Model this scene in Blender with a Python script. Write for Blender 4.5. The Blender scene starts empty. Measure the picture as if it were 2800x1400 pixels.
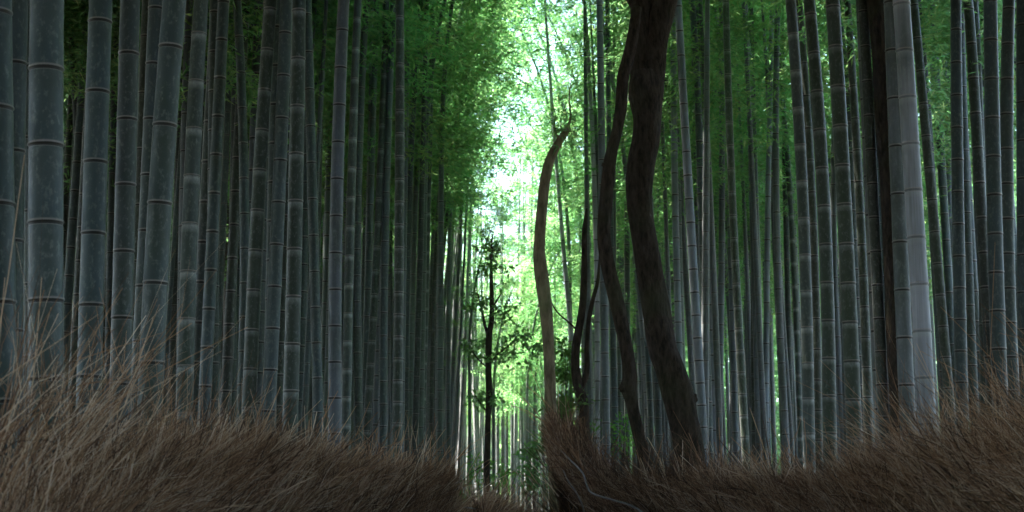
import bpy, math, random
import numpy as np
from mathutils import Vector

random.seed(7)
rng = np.random.default_rng(11)
C = bpy.context.scene.collection
sc = bpy.context.scene

# ------------------------------------------------------------------ camera
EYE = 1.5
F = 50.0 / 36.0 * 2800.0          # focal length in pixels of the 2800 px wide photograph
PITCH = math.radians(10.5)
cam_d = bpy.data.cameras.new('camera')
cam = bpy.data.objects.new('camera', cam_d)
C.objects.link(cam)
cam.location = (0, 0, EYE)
cam.rotation_euler = (math.pi / 2 + PITCH, 0, 0)
cam_d.lens = 50
cam_d.sensor_width = 36
cam_d.clip_start = 0.05
cam_d.clip_end = 2000
cam_d.dof.use_dof = True
cam_d.dof.focus_distance = 11.0
cam_d.dof.aperture_fstop = 4.0
sc.camera = cam

# ------------------------------------------------------------------ light
SUN_EL, SUN_AZ = 74.0, -60.0        # azimuth from +Y (straight ahead) towards +X
world = bpy.data.worlds.new("World")
sc.world = world
world.use_nodes = True
wn = world.node_tree
bg = wn.nodes['Background']
sky = wn.nodes.new('ShaderNodeTexSky')
sky.sky_type = 'NISHITA'
sky.sun_disc = False
sky.sun_elevation = math.radians(SUN_EL)
sky.sun_rotation = math.radians(SUN_AZ)
sky.air_density = 1.0
sky.dust_density = 2.0
wn.links.new(sky.outputs[0], bg.inputs[0])
bg.inputs[1].default_value = 0.15
sun_d = bpy.data.lights.new('sun', 'SUN')
sun_d.energy = 5.0
sun_d.angle = math.radians(0.6)
sun_d.color = (1.0, 0.95, 0.86)
sun = bpy.data.objects.new('sun', sun_d)
C.objects.link(sun)
e, a = math.radians(SUN_EL), math.radians(SUN_AZ)
sdir = Vector((math.cos(e) * math.sin(a), math.cos(e) * math.cos(a), math.sin(e)))
sun.rotation_euler = sdir.to_track_quat('Z', 'Y').to_euler()
sun.location = sdir * 60
sc.view_settings.view_transform = 'Standard'
sc.view_settings.look = 'None'
sc.view_settings.exposure = 3.8
sc.view_settings.gamma = 1.0
sc.view_settings.use_curve_mapping = False
sc.render.engine = 'CYCLES'
sc.cycles.max_bounces = 7
sc.cycles.diffuse_bounces = 4
sc.cycles.glossy_bounces = 2
sc.cycles.transmission_bounces = 5
sc.cycles.use_denoising = True

# ------------------------------------------------------------------ helpers
def at(x, y, d):
    """photo pixel -> world point on the vertical plane d metres ahead"""
    u = (x - 1400.0) / F
    v = (700.0 - y) / F
    Y = math.cos(PITCH) - v * math.sin(PITCH)
    Z = math.sin(PITCH) + v * math.cos(PITCH)
    return np.array([u / Y * d, d, EYE + Z / Y * d])

def mesh_np(name, verts, faces, mat, attrs=None, smooth=False, face_attrs=None):
    """verts (N,3), faces (M,k) arrays or list of such arrays"""
    if not isinstance(faces, list):
        faces = [faces]
    me = bpy.data.meshes.new(name)
    verts = np.asarray(verts, dtype=np.float32)
    me.vertices.add(len(verts))
    me.vertices.foreach_set('co', verts.ravel())
    nl = sum(f.size for f in faces)
    nf = sum(len(f) for f in faces)
    me.loops.add(nl)
    me.polygons.add(nf)
    me.loops.foreach_set('vertex_index', np.concatenate([f.ravel() for f in faces]).astype(np.int32))
    tot = np.concatenate([np.full(len(f), f.shape[1]) for f in faces]).astype(np.int32)
    st = np.concatenate([[0], np.cumsum(tot)[:-1]]).astype(np.int32)
    me.polygons.foreach_set('loop_start', st)
    me.polygons.foreach_set('loop_total', tot)
    if smooth:
        me.polygons.foreach_set('use_smooth', np.ones(nf, dtype=bool))
    for k, v in (attrs or {}).items():
        at_ = me.attributes.new(k, 'FLOAT', 'POINT')
        at_.data.foreach_set('value', np.asarray(v, dtype=np.float32))
    me.update(calc_edges=True)
    if mat:
        me.materials.append(mat)
    return me

def link(name, me, parent=None, loc=None, color=None):
    o = bpy.data.objects.new(name, me)
    C.objects.link(o)
    if parent is not None:
        o.parent = parent
    if loc is not None:
        o.location = loc
    if color is not None:
        o.color = color
    return o

def thing(name, label, cat, loc=(0, 0, 0), group=None, rz=0.0):
    o = bpy.data.objects.new(name, None)
    C.objects.link(o)
    o.location = loc
    o.rotation_euler = (0, 0, rz)
    o.empty_display_size = 0.2
    o['label'] = label
    o['category'] = cat
    if group:
        o['group'] = group
    return o

def tube(pts, rad, sides, cap=True, twist=0.0, lump=0.0, seed=0):
    """tube along pts (N,3); returns verts, quads"""
    pts = np.asarray(pts, float)
    rad = np.asarray(rad, float)
    n = len(pts)
    t = np.gradient(pts, axis=0)
    t /= np.linalg.norm(t, axis=1)[:, None] + 1e-12
    ref = np.array([0.0, 1.0, 0.0]) if abs(t[0][1]) < 0.9 else np.array([1.0, 0, 0])
    a_ = np.cross(ref, t)
    a_ /= np.linalg.norm(a_, axis=1)[:, None] + 1e-12
    b_ = np.cross(t, a_)
    ang = np.linspace(0, 2 * np.pi, sides, endpoint=False) + twist
    R = np.repeat(rad[:, None], sides, axis=1)
    if lump:
        r_ = np.random.default_rng(seed)
        z = np.cumsum(np.r_[0, np.linalg.norm(np.diff(pts, axis=0), axis=1)])
        for _ in range(7):
            k = r_.integers(1, 4); w = r_.uniform(1.5, 9); p = r_.uniform(0, 6.28)
            R = R * (1 + lump / 3.0 * np.sin(k * ang[None, :] + w * z[:, None] + p))
    v = pts[:, None, :] + R[:, :, None] * (np.cos(ang)[None, :, None] * a_[:, None, :] + np.sin(ang)[None, :, None] * b_[:, None, :])
    v = v.reshape(-1, 3)
    i = np.arange(n - 1)[:, None] * sides
    j = np.arange(sides)[None, :]
    j2 = (j + 1) % sides
    q = np.stack([i + j, i + j2, i + sides + j2, i + sides + j], axis=-1).reshape(-1, 4)
    fs = [q]
    if cap:
        fs.append((np.arange(sides) + (n - 1) * sides)[None, :])
        fs.append(np.arange(sides)[::-1][None, :])
    return v, fs

def join(parts):
    """list of (verts, [faces...]) -> verts, faces grouped by size"""
    vs, by, off = [], {}, 0
    for v, fs in parts:
        vs.append(v)
        for f in fs:
            by.setdefault(f.shape[1], []).append(f + off)
        off += len(v)
    return np.concatenate(vs), [np.concatenate(by[k]) for k in sorted(by)]

def spline(P, n):
    """Catmull-Rom through rows of P, n samples"""
    P = np.asarray(P, float)
    m = len(P)
    Q = np.vstack([2 * P[0] - P[1], P, 2 * P[-1] - P[-2]])
    out = []
    for t in np.linspace(0, m - 1 - 1e-6, n):
        i = int(t); f = t - i
        p0, p1, p2, p3 = Q[i], Q[i + 1], Q[i + 2], Q[i + 3]
        out.append(0.5 * (2 * p1 + (p2 - p0) * f + (2 * p0 - 5 * p1 + 4 * p2 - p3) * f * f + (3 * p1 - p0 - 3 * p2 + p3) * f ** 3))
    return np.array(out)

# ------------------------------------------------------------------ materials
def new_mat(name):
    m = bpy.data.materials.new(name)
    m.use_nodes = True
    nt = m.node_tree
    return m, nt, nt.nodes, nt.links, nt.nodes['Principled BSDF']

def nd(nodes, kind, **kw):
    n = nodes.new(kind)
    for k, v in kw.items():
        setattr(n, k, v)
    return n

def mix_rgb(nodes, links, fac, a_, b_, blend='MIX'):
    n = nodes.new('ShaderNodeMix')
    n.data_type = 'RGBA'
    n.blend_type = blend
    for sock, val in ((n.inputs[0], fac), (n.inputs[6], a_), (n.inputs[7], b_)):
        if hasattr(val, 'is_linked') or hasattr(val, 'links'):
            links.new(val, sock)
        else:
            sock.default_value = val
    return n.outputs[2]

def mrange(nodes, links, val, a0, a1, b0, b1, clamp=True):
    n = nodes.new('ShaderNodeMapRange')
    n.clamp = clamp
    links.new(val, n.inputs[0])
    for i, v in enumerate((a0, a1, b0, b1)):
        n.inputs[i + 1].default_value = v
    return n.outputs[0]

def math_n(nodes, links, op, a_, b_):
    n = nodes.new('ShaderNodeMath')
    n.operation = op
    for s, v in ((n.inputs[0], a_), (n.inputs[1], b_)):
        if hasattr(v, 'links'):
            links.new(v, s)
        else:
            s.default_value = v
    return n.outputs[0]

def bamboo_material():
    m, nt, N, L, P = new_mat('bamboo_skin')
    oi = nd(N, 'ShaderNodeObjectInfo')
    tc = nd(N, 'ShaderNodeTexCoord')
    rnd = nd(N, 'ShaderNodeCombineXYZ')
    L.new(math_n(N, L, 'MULTIPLY', oi.outputs['Random'], 31.0), rnd.inputs[0])
    L.new(math_n(N, L, 'MULTIPLY', oi.outputs['Random'], 17.0), rnd.inputs[1])
    add = nd(N, 'ShaderNodeVectorMath', operation='ADD')
    L.new(tc.outputs['Object'], add.inputs[0]); L.new(rnd.outputs[0], add.inputs[1])
    def noise(scale, stretch, detail=3.0, rough=0.6):
        mp = nd(N, 'ShaderNodeMapping')
        mp.inputs['Scale'].default_value = (1, 1, stretch)
        L.new(add.outputs[0], mp.inputs[0])
        n = nd(N, 'ShaderNodeTexNoise')
        n.inputs['Scale'].default_value = scale
        n.inputs['Detail'].default_value = detail
        n.inputs['Roughness'].default_value = rough
        L.new(mp.outputs[0], n.inputs[0])
        return n.outputs[0]
    tt = nd(N, 'ShaderNodeAttribute', attribute_name='tt').outputs['Fac']
    ring = nd(N, 'ShaderNodeAttribute', attribute_name='ring').outputs['Fac']
    base = oi.outputs['Color']
    # weathered patches, long and soft
    n1 = noise(2.2, 0.35, 4)
    c = mix_rgb(N, L, mrange(N, L, n1, 0.35, 0.65, 0.0, 0.7), base, (0.025, 0.045, 0.022, 1))
    # lichen and dust flecks
    n2 = noise(38.0, 0.6, 5, 0.7)
    c = mix_rgb(N, L, mrange(N, L, n2, 0.52, 0.75, 0.0, 0.5), c, (0.30, 0.33, 0.31, 1))
    # fine vertical streaks
    n3 = noise(70.0, 0.02, 2)
    c = mix_rgb(N, L, mrange(N, L, n3, 0.3, 0.7, 0.0, 0.35), c, (0.04, 0.05, 0.045, 1))
    # pale bloom under each joint, amount in the object's alpha
    al = oi.outputs['Alpha']
    band = mrange(N, L, tt, 0.80, 0.99, 0.0, 0.75)
    band = math_n(N, L, 'MULTIPLY', band, al)
    band = math_n(N, L, 'MULTIPLY', band, mrange(N, L, n2, 0.3, 0.6, 0.5, 1.0))
    c = mix_rgb(N, L, band, c, (0.42, 0.46, 0.46, 1))
    # dirt just below the joint on the dusty ones
    drt = math_n(N, L, 'MULTIPLY', mrange(N, L, tt, 0.55, 0.97, 0.0, 0.45), math_n(N, L, 'SUBTRACT', 1.0, al))
    drt = math_n(N, L, 'MULTIPLY', drt, mrange(N, L, n1, 0.3, 0.6, 0.2, 1.0))
    c = mix_rgb(N, L, drt, c, (0.02, 0.03, 0.018, 1))
    # joint groove, its shadow put into the dark colour
    groove_shade = math_n(N, L, 'MULTIPLY', mrange(N, L, ring, 0.5, 0.85, 0.0, 0.95), mrange(N, L, al, 0.3, 0.75, 1.0, 0.25))
    c = mix_rgb(N, L, groove_shade, c, (0.010, 0.008, 0.007, 1))
    lip = math_n(N, L, 'MULTIPLY', mrange(N, L, ring, 0.1, 0.3, 0.0, 1.0), mrange(N, L, ring, 0.35, 0.55, 1.0, 0.0))
    c = mix_rgb(N, L, math_n(N, L, 'MULTIPLY', lip, 0.55), c, (0.34, 0.30, 0.28, 1))
    L.new(c, P.inputs['Base Color'])
    P.inputs['Roughness'].default_value = 0.5
    P.inputs['Specular IOR Level'].default_value = 0.35
    P.inputs['Sheen Weight'].default_value = 0.25
    P.inputs['Sheen Roughness'].default_value = 0.4
    bmp = nd(N, 'ShaderNodeBump')
    bmp.inputs['Strength'].default_value = 0.15
    bmp.inputs['Distance'].default_value = 0.003
    L.new(n3, bmp.inputs['Height'])
    L.new(bmp.outputs[0], P.inputs['Normal'])
    return m

def leaf_material(name, cols, trans, tfac=0.5):
    m, nt, N, L, P = new_mat(name)
    N.remove(P)
    out = N['Material Output']
    lv = nd(N, 'ShaderNodeAttribute', attribute_name='lv').outputs['Fac']
    oi = nd(N, 'ShaderNodeObjectInfo')
    def ramp(cs):
        r = nd(N, 'ShaderNodeValToRGB')
        r.color_ramp.elements[0].color = (*cs[0], 1)
        r.color_ramp.elements[1].color = (*cs[-1], 1)
        for k in range(1, len(cs) - 1):
            el = r.color_ramp.elements.new(k / (len(cs) - 1))
            el.color = (*cs[k], 1)
        L.new(lv, r.inputs[0])
        h = nd(N, 'ShaderNodeHueSaturation')
        L.new(r.outputs[0], h.inputs['Color'])
        L.new(mrange(N, L, oi.outputs['Random'], 0, 1, 0.485, 0.515), h.inputs['Hue'])
        L.new(mrange(N, L, oi.outputs['Random'], 0, 1, 0.8, 1.2), h.inputs['Value'])
        return h.outputs[0]
    d = nd(N, 'ShaderNodeBsdfDiffuse'); L.new(ramp(cols), d.inputs[0])
    t = nd(N, 'ShaderNodeBsdfTranslucent'); L.new(ramp(trans), t.inputs[0])
    mx = nd(N, 'ShaderNodeMixShader'); mx.inputs[0].default_value = tfac
    L.new(d.outputs[0], mx.inputs[1]); L.new(t.outputs[0], mx.inputs[2])
    L.new(mx.outputs[0], out.inputs[0])
    return m

def bark_material(name, c1, c2, scale=14.0):
    m, nt, N, L, P = new_mat(name)
    tc = nd(N, 'ShaderNodeTexCoord')
    mp = nd(N, 'ShaderNodeMapping'); mp.inputs['Scale'].default_value = (1, 1, 0.30)
    L.new(tc.outputs['Object'], mp.inputs[0])
    n = nd(N, 'ShaderNodeTexNoise'); n.inputs['Scale'].default_value = scale; n.inputs['Detail'].default_value = 7; n.inputs['Roughness'].default_value = 0.65
    L.new(mp.outputs[0], n.inputs[0])
    n2 = nd(N, 'ShaderNodeTexNoise'); n2.inputs['Scale'].default_value = 2.3; n2.inputs['Detail'].default_value = 3
    L.new(tc.outputs['Object'], n2.inputs[0])
    c = mix_rgb(N, L, mrange(N, L, n.outputs[0], 0.35, 0.65, 0, 1), (*c1, 1), (*c2, 1))
    c = mix_rgb(N, L, mrange(N, L, n2.outputs[0], 0.52, 0.7, 0, 0.45), c, (c2[0] * 0.8, c2[1] * 1.25, c2[2] * 0.8, 1))
    L.new(c, P.inputs['Base Color'])
    P.inputs['Roughness'].default_value = 0.9
    P.inputs['Specular IOR Level'].default_value = 0.15
    b = nd(N, 'ShaderNodeBump'); b.inputs['Strength'].default_value = 1.0; b.inputs['Distance'].default_value = 0.03
    L.new(n.outputs[0], b.inputs['Height']); L.new(b.outputs[0], P.inputs['Normal'])
    return m

def twig_material(name, cols):
    m, nt, N, L, P = new_mat(name)
    lv = nd(N, 'ShaderNodeAttribute', attribute_name='lv').outputs['Fac']
    r = nd(N, 'ShaderNodeValToRGB')
    r.color_ramp.elements[0].color = (*cols[0], 1)
    r.color_ramp.elements[1].color = (*cols[-1], 1)
    for k in range(1, len(cols) - 1):
        r.color_ramp.elements.new(k / (len(cols) - 1)).color = (*cols[k], 1)
    L.new(lv, r.inputs[0])
    L.new(r.outputs[0], P.inputs['Base Color'])
    P.inputs['Roughness'].default_value = 0.75
    P.inputs['Specular IOR Level'].default_value = 0.2
    return m

def noise_material(name, cols, scale, rough=0.95, bump=0.3, dist=0.02):
    m, nt, N, L, P = new_mat(name)
    tc = nd(N, 'ShaderNodeTexCoord')
    n = nd(N, 'ShaderNodeTexNoise'); n.inputs['Scale'].default_value = scale; n.inputs['Detail'].default_value = 8; n.inputs['Roughness'].default_value = 0.7
    L.new(tc.outputs['Object'], n.inputs[0])
    r = nd(N, 'ShaderNodeValToRGB')
    r.color_ramp.elements[0].position = 0.3; r.color_ramp.elements[0].color = (*cols[0], 1)
    r.color_ramp.elements[1].position = 0.7; r.color_ramp.elements[1].color = (*cols[1], 1)
    L.new(n.outputs[0], r.inputs[0]); L.new(r.outputs[0], P.inputs['Base Color'])
    P.inputs['Roughness'].default_value = rough
    P.inputs['Specular IOR Level'].default_value = 0.2
    b = nd(N, 'ShaderNodeBump'); b.inputs['Strength'].default_value = bump; b.inputs['Distance'].default_value = dist
    L.new(n.outputs[0], b.inputs['Height']); L.new(b.outputs[0], P.inputs['Normal'])
    return m

M_BAM = bamboo_material()
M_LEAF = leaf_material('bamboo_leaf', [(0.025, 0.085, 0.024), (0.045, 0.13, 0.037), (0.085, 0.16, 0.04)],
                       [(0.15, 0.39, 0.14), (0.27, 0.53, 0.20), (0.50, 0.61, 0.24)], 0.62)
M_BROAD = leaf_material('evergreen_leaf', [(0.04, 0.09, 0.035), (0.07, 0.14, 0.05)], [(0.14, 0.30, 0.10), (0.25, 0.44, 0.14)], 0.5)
M_SHADE = leaf_material('shaded_bamboo_leaf', [(0.03, 0.06, 0.03), (0.06, 0.10, 0.05)], [(0.05, 0.10, 0.05), (0.10, 0.18, 0.08)], 0.3)  # bamboo leaf again, with shade put into darker, more opaque colours
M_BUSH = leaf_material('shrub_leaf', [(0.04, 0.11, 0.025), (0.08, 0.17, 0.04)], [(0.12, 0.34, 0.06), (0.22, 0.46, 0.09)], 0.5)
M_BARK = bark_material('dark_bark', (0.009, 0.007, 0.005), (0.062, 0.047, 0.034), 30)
M_BARK2 = bark_material('lit_bark', (0.10, 0.085, 0.05), (0.26, 0.22, 0.14), 22)  # lit look of the slender trunk put into a lighter bark colour
M_TWIG = twig_material('brush_twig', [(0.045, 0.021, 0.010), (0.26, 0.140, 0.072), (0.44, 0.262, 0.150), (0.58, 0.40, 0.26), (0.74, 0.60, 0.46)])
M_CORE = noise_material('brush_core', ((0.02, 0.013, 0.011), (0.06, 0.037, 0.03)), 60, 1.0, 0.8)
M_POLE = noise_material('dry_pole', ((0.12, 0.10, 0.09), (0.30, 0.27, 0.25)), 9, 0.6, 0.2, 0.004)
M_SOIL = noise_material('leaf_litter', ((0.035, 0.026, 0.016), (0.13, 0.10, 0.06)), 7, 1.0, 0.6, 0.03)
M_PATH = noise_material('path_surface', ((0.07, 0.068, 0.062), (0.13, 0.125, 0.115)), 25, 0.9, 0.25, 0.006)

# ------------------------------------------------------------------ ground and path
def ground():
    n = 120
    xs = np.sign(np.linspace(-1, 1, n)) * np.abs(np.linspace(-1, 1, n)) ** 2.2 * 300
    X, Y = np.meshgrid(xs, xs + 20)
    Z = 0.10 * np.sin(X * 0.7) * np.cos(Y * 0.5) * np.clip((np.abs(X) - 3.5) / 3, 0, 1)
    v = np.stack([X, Y, Z], -1).reshape(-1, 3)
    i = (np.arange(n - 1)[:, None] * n + np.arange(n - 1)[None, :]).reshape(-1)
    q = np.stack([i, i + 1, i + n + 1, i + n], -1)
    o = link('ground', mesh_np('ground', v, q, M_SOIL, smooth=True))
    o['kind'] = 'structure'
ground()

FENCE_L = [(-1.45, -3.0), (-1.6, 0.0), (-1.75, 3.0), (-1.87, 5.2), (-1.9, 6.7), (-1.73, 8.4), (-1.25, 9.9), (-0.60, 11.4)]
FENCE_R = [(0.44, 11.25), (0.80, 10.8), (1.33, 10.4), (1.86, 9.3), (2.42, 8.6), (2.73, 7.6), (2.75, 5.5), (2.6, 3.0), (2.3, 0.0), (2.1, -3.0)]
FENCE_F = [(-0.40, 12.3), (-0.20, 13.6), (0.28, 14.6), (1.1, 15.2), (2.6, 15.6)]

def path():
    cl = spline([(0.3, -4), (0.4, 0), (0.45, 4), (0.35, 7.5), (0.0, 10.2), (0.05, 12.4), (0.9, 13.4), (2.4, 13.6), (4.5, 13.2)], 90)
    hw = np.interp(np.arange(90), [0, 50, 62, 89], [1.7, 1.3, 0.6, 0.9])
    t = np.gradient(cl, axis=0); t /= np.linalg.norm(t, axis=1)[:, None]
    nrm = np.stack([-t[:, 1], t[:, 0]], 1)
    rows = [np.c_[cl + nrm * (hw * k)[:, None], np.full(90, 0.03 - 0.02 * abs(k) ** 4)] for k in np.linspace(-1, 1, 9)]
    v = np.stack(rows, 1).reshape(-1, 3)
    i = (np.arange(89)[:, None] * 9 + np.arange(8)[None, :]).reshape(-1)
    q = np.stack([i, i + 9, i + 10, i + 1], -1)
    o = link('path', mesh_np('path', v, q, M_PATH, smooth=True))
    o['kind'] = 'structure'
path()

# ------------------------------------------------------------------ bamboo
def culm_mesh(name, path_fn, z_top, r0, spacing, z_node, sides, s_grow=0.04, z_ref=3.0, rough_base=True):
    """jointed culm; path_fn(z)->(x,y,z). Node rings with a groove and a lip"""
    nodes = [z_node]
    z = z_node
    while z > 0.05:
        z -= spacing * max(0.45, 1 + s_grow * (z - z_ref)); nodes.insert(0, z)
    z = z_node
    while z < z_top:
        z += spacing * min(1.5, max(0.5, 1 + s_grow * (z - z_ref))); nodes.append(z)
    zs, rr, tt, rg = [0.0], [1.0], [0.5], [0.0]
    k = min(1.0, r0 / 0.05)
    for i, zn in enumerate(nodes):
        if zn < 0.05 or zn > z_top - 0.02:
            continue
        prev = nodes[i - 1] if i else zn - spacing
        for dz, q, t_, g in ((-0.5 * (zn - prev), 0.985, 0.5, 0), (-0.2 * (zn - prev), 0.99, 0.8, 0), (-0.020 * k, 1.0, 0.985, 0), (-0.012 * k, 0.97, 1, 1.0), (-0.002 * k, 0.985, 1, 1.0),
                             (0.002 * k, 1.05, 0.0, 0.34), (0.007 * k, 1.045, 0.0, 0.3), (0.018 * k, 1.0, 0.02, 0)):
            zs.append(zn + dz); rr.append(q); tt.append(t_); rg.append(g)
    zs.append(z_top); rr.append(1.0); tt.append(0.5); rg.append(0)
    zs = np.array(zs); o = np.argsort(zs); zs = zs[o]
    rr, tt, rg = np.array(rr)[o], np.array(tt)[o], np.array(rg)[o]
    keep = np.r_[True, np.diff(zs) > 1e-4]
    zs, rr, tt, rg = zs[keep], rr[keep], tt[keep], rg[keep]
    P = np.array([path_fn(z_) for z_ in zs])
    H = z_top
    tap = r0 * np.interp(zs / H, [0, 0.04, 0.35, 0.7, 1.0], [1.08, 1.0, 0.95, 0.6, 0.12])
    v, fs = tube(P, rr * tap, sides)
    return mesh_np(name, v, fs, M_BAM, {'tt': np.repeat(tt, sides), 'ring': np.repeat(rg, sides)}, smooth=True)

def leaves_mesh(name, pos, dirs, length, width, mat, lvbias=None, tumble=0.8):
    """one folded-flat rhombic leaf per row"""
    n = len(pos)
    d = dirs / (np.linalg.norm(dirs, axis=1)[:, None] + 1e-9)
    side = np.cross(d, rng.normal(size=(n, 3)) * tumble + np.array([0, 0, 1.0]))
    side /= np.linalg.norm(side, axis=1)[:, None] + 1e-9
    L_ = (length * rng.uniform(0.7, 1.25, n))[:, None]
    W_ = (width * rng.uniform(0.75, 1.2, n))[:, None]
    up = np.cross(side, d)
    a0 = pos
    a1 = pos + d * L_ * 0.35 + side * W_ * 0.5
    a2 = pos + d * L_ - up * L_ * 0.12
    a3 = pos + d * L_ * 0.35 - side * W_ * 0.5
    v = np.stack([a0, a1, a2, a3], 1).reshape(-1, 3)
    q = (np.arange(n)[:, None] * 4 + np.arange(4)[None, :])
    lv = rng.random(n) if lvbias is None else np.clip(rng.normal(lvbias, 0.22, n), 0, 1)
    return mesh_np(name, v, q, mat, {'lv': np.repeat(lv, 4)})

def arch(s, Hc, A):
    """offset along the arching direction and drop, at s metres above crown base"""
    t = min(1.0, max(0.0, s / Hc))
    return A * t ** 2.3, -0.35 * A * t ** 3.5

def crown_mesh(name, Hc, A, R, n_br, per, leaf=(0.115, 0.021), low=0.0):
    """bamboo crown from its base (0,0,0) up to Hc, arching to +X; also thin branches"""
    pos, dr, tb = [], [], []
    for i in range(n_br):
        s = Hc * (low + (1 - low) * (i + random.random()) / n_br)
        ox, dz = arch(s, Hc, A)
        p = np.array([ox, 0, s + dz])
        az = random.uniform(0, 6.283)
        f = s / Hc
        Lb = R * (0.45 + 0.75 * math.sin(math.pi * min(1, 0.15 + 0.85 * f)) ** 0.8) * random.uniform(0.6, 1.2)
        el = random.uniform(0.15, 0.85)
        d0 = np.array([math.cos(az) * math.cos(el), math.sin(az) * math.cos(el), math.sin(el)])
        pts = []
        for k in range(6):
            t = k / 5
            pts.append(p + d0 * Lb * t + np.array([0, 0, -0.45 * Lb * t * t]))
        pts = np.array(pts)
        if i % 2 == 0:
            tb.append(tube(pts, np.linspace(0.008, 0.002, 6), 3, cap=False))
        for k in range(per):
            t = random.uniform(0.12, 1.0) ** 0.8
            j = min(4, int(t * 5)); fr = t * 5 - j
            c0 = pts[j] * (1 - fr) + pts[j + 1] * fr + rng.normal(size=3) * np.array([0.13, 0.13, 0.07]) * (0.6 + t)
            m = random.randint(7, 12)
            th = rng.uniform(0, 6.283, m)
            pos.append(c0 + rng.normal(size=(m, 3)) * 0.055)
            dr.append(np.stack([np.cos(th) + d0[0] * 0.7, np.sin(th) + d0[1] * 0.7, rng.uniform(-0.9, 0.25, m)], 1))
    pos, dr = np.concatenate(pos), np.concatenate(dr)
    me = leaves_mesh(name, pos, dr, leaf[0], leaf[1], M_LEAF, lvbias=random.uniform(0.35, 0.65))
    return me

CROWN = []
for k in range(7):
    Hc = [7.5, 8.5, 7.0, 9.0, 8.0, 6.5, 8.2][k]
    A = [1.6, 2.6, 0.9, 3.4, 2.0, 1.3, 4.2][k]
    CROWN.append((crown_mesh('bamboo_foliage', Hc, A, [1.25, 1.4, 1.1, 1.5, 1.35, 1.2, 1.5][k], 84, 15), Hc, A))

STYLE = {  # colour, bloom; light of the gap is put into l, L, n and W
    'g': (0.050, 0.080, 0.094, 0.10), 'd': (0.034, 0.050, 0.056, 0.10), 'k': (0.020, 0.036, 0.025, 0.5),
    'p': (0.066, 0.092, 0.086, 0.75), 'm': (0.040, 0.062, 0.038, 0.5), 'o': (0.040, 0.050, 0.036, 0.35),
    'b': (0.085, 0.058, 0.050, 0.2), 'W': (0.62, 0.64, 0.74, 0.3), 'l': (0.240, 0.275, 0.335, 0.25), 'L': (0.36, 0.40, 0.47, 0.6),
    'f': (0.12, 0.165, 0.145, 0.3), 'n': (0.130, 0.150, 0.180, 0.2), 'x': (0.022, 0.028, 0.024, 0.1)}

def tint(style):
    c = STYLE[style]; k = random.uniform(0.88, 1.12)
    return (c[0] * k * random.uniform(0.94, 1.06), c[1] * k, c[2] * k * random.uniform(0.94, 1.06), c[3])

def depth_of(w, mul=1.0):
    D = 0.075 + 0.072 * min(1.0, w / 75.0) ** 0.6
    if w > 85: D += 0.012
    return D * F / w * mul, D

def measured(row, group, zc_=None, kk=None, cs=1.0, az_=None):
    x0, x5, x10, w, sp, yn, st, mul, label = row
    d, D = depth_of(w, mul)
    D = w * d / F
    pts = [at(x10, 1080, d), at(x5, 550, d), at(x0, 0, d)]
    co = np.polyfit([p[2] for p in pts], [p[0] for p in pts], 2)
    dco = np.polyder(co)
    zl, zh = pts[0][2], pts[2][2]
    yl = random.uniform(-0.012, 0.012)
    zc = max(7.0, min(zh + 0.8, 11.0))
    if zc_: zc = zc_ + random.uniform(-0.6, 0.6)
    k = random.choice(kk) if kk else random.randrange(len(CROWN))
    me, Hc, A = CROWN[k]
    Hc, A = Hc * cs, A * cs
    az = random.uniform(0, 6.283)
    if d > 14:
        az = math.pi if x5 > 1500 else 0.0
        az += random.uniform(-0.8, 0.8)
    if az_ is not None: az = az_ + random.uniform(-0.5, 0.5)
    def px(z):
        if z < zl: return np.polyval(co, zl) + np.polyval(dco, zl) * (z - zl) * 0.7
        if z > zh: return np.polyval(co, zh) + np.polyval(dco, zh) * (z - zh)
        return np.polyval(co, z)
    bx = px(0.0)
    def fn(z):
        s = z - zc
        ox, dz = arch(s, Hc, A) if s > 0 else (0, 0)
        zz = min(z, zc + s)
        return (px(min(z, zc)) - bx + (np.polyval(dco, zh) * max(0, s) * 0.4) + ox * math.cos(az), yl * z + ox * math.sin(az), z + dz)
    sides = 22 if w > 55 else 16 if w > 28 else 10
    s_m = sp * d / F * 1.02
    zn = at(0, yn, d)[2]
    z5 = at(0, 550, d)[2]
    cm = culm_mesh('culm', fn, zc + Hc, D / 2 * 1.06, s_m, zn, sides, 0.045, z5)
    t = thing('bamboo', label, 'bamboo', (bx, d, 0), group)
    link('culm', cm, t, color=tint(st))
    f = link('foliage', me, t, loc=fn(zc))
    f.rotation_euler = (0, 0, az)
    f.scale = (cs, cs, cs)
    return t

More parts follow.
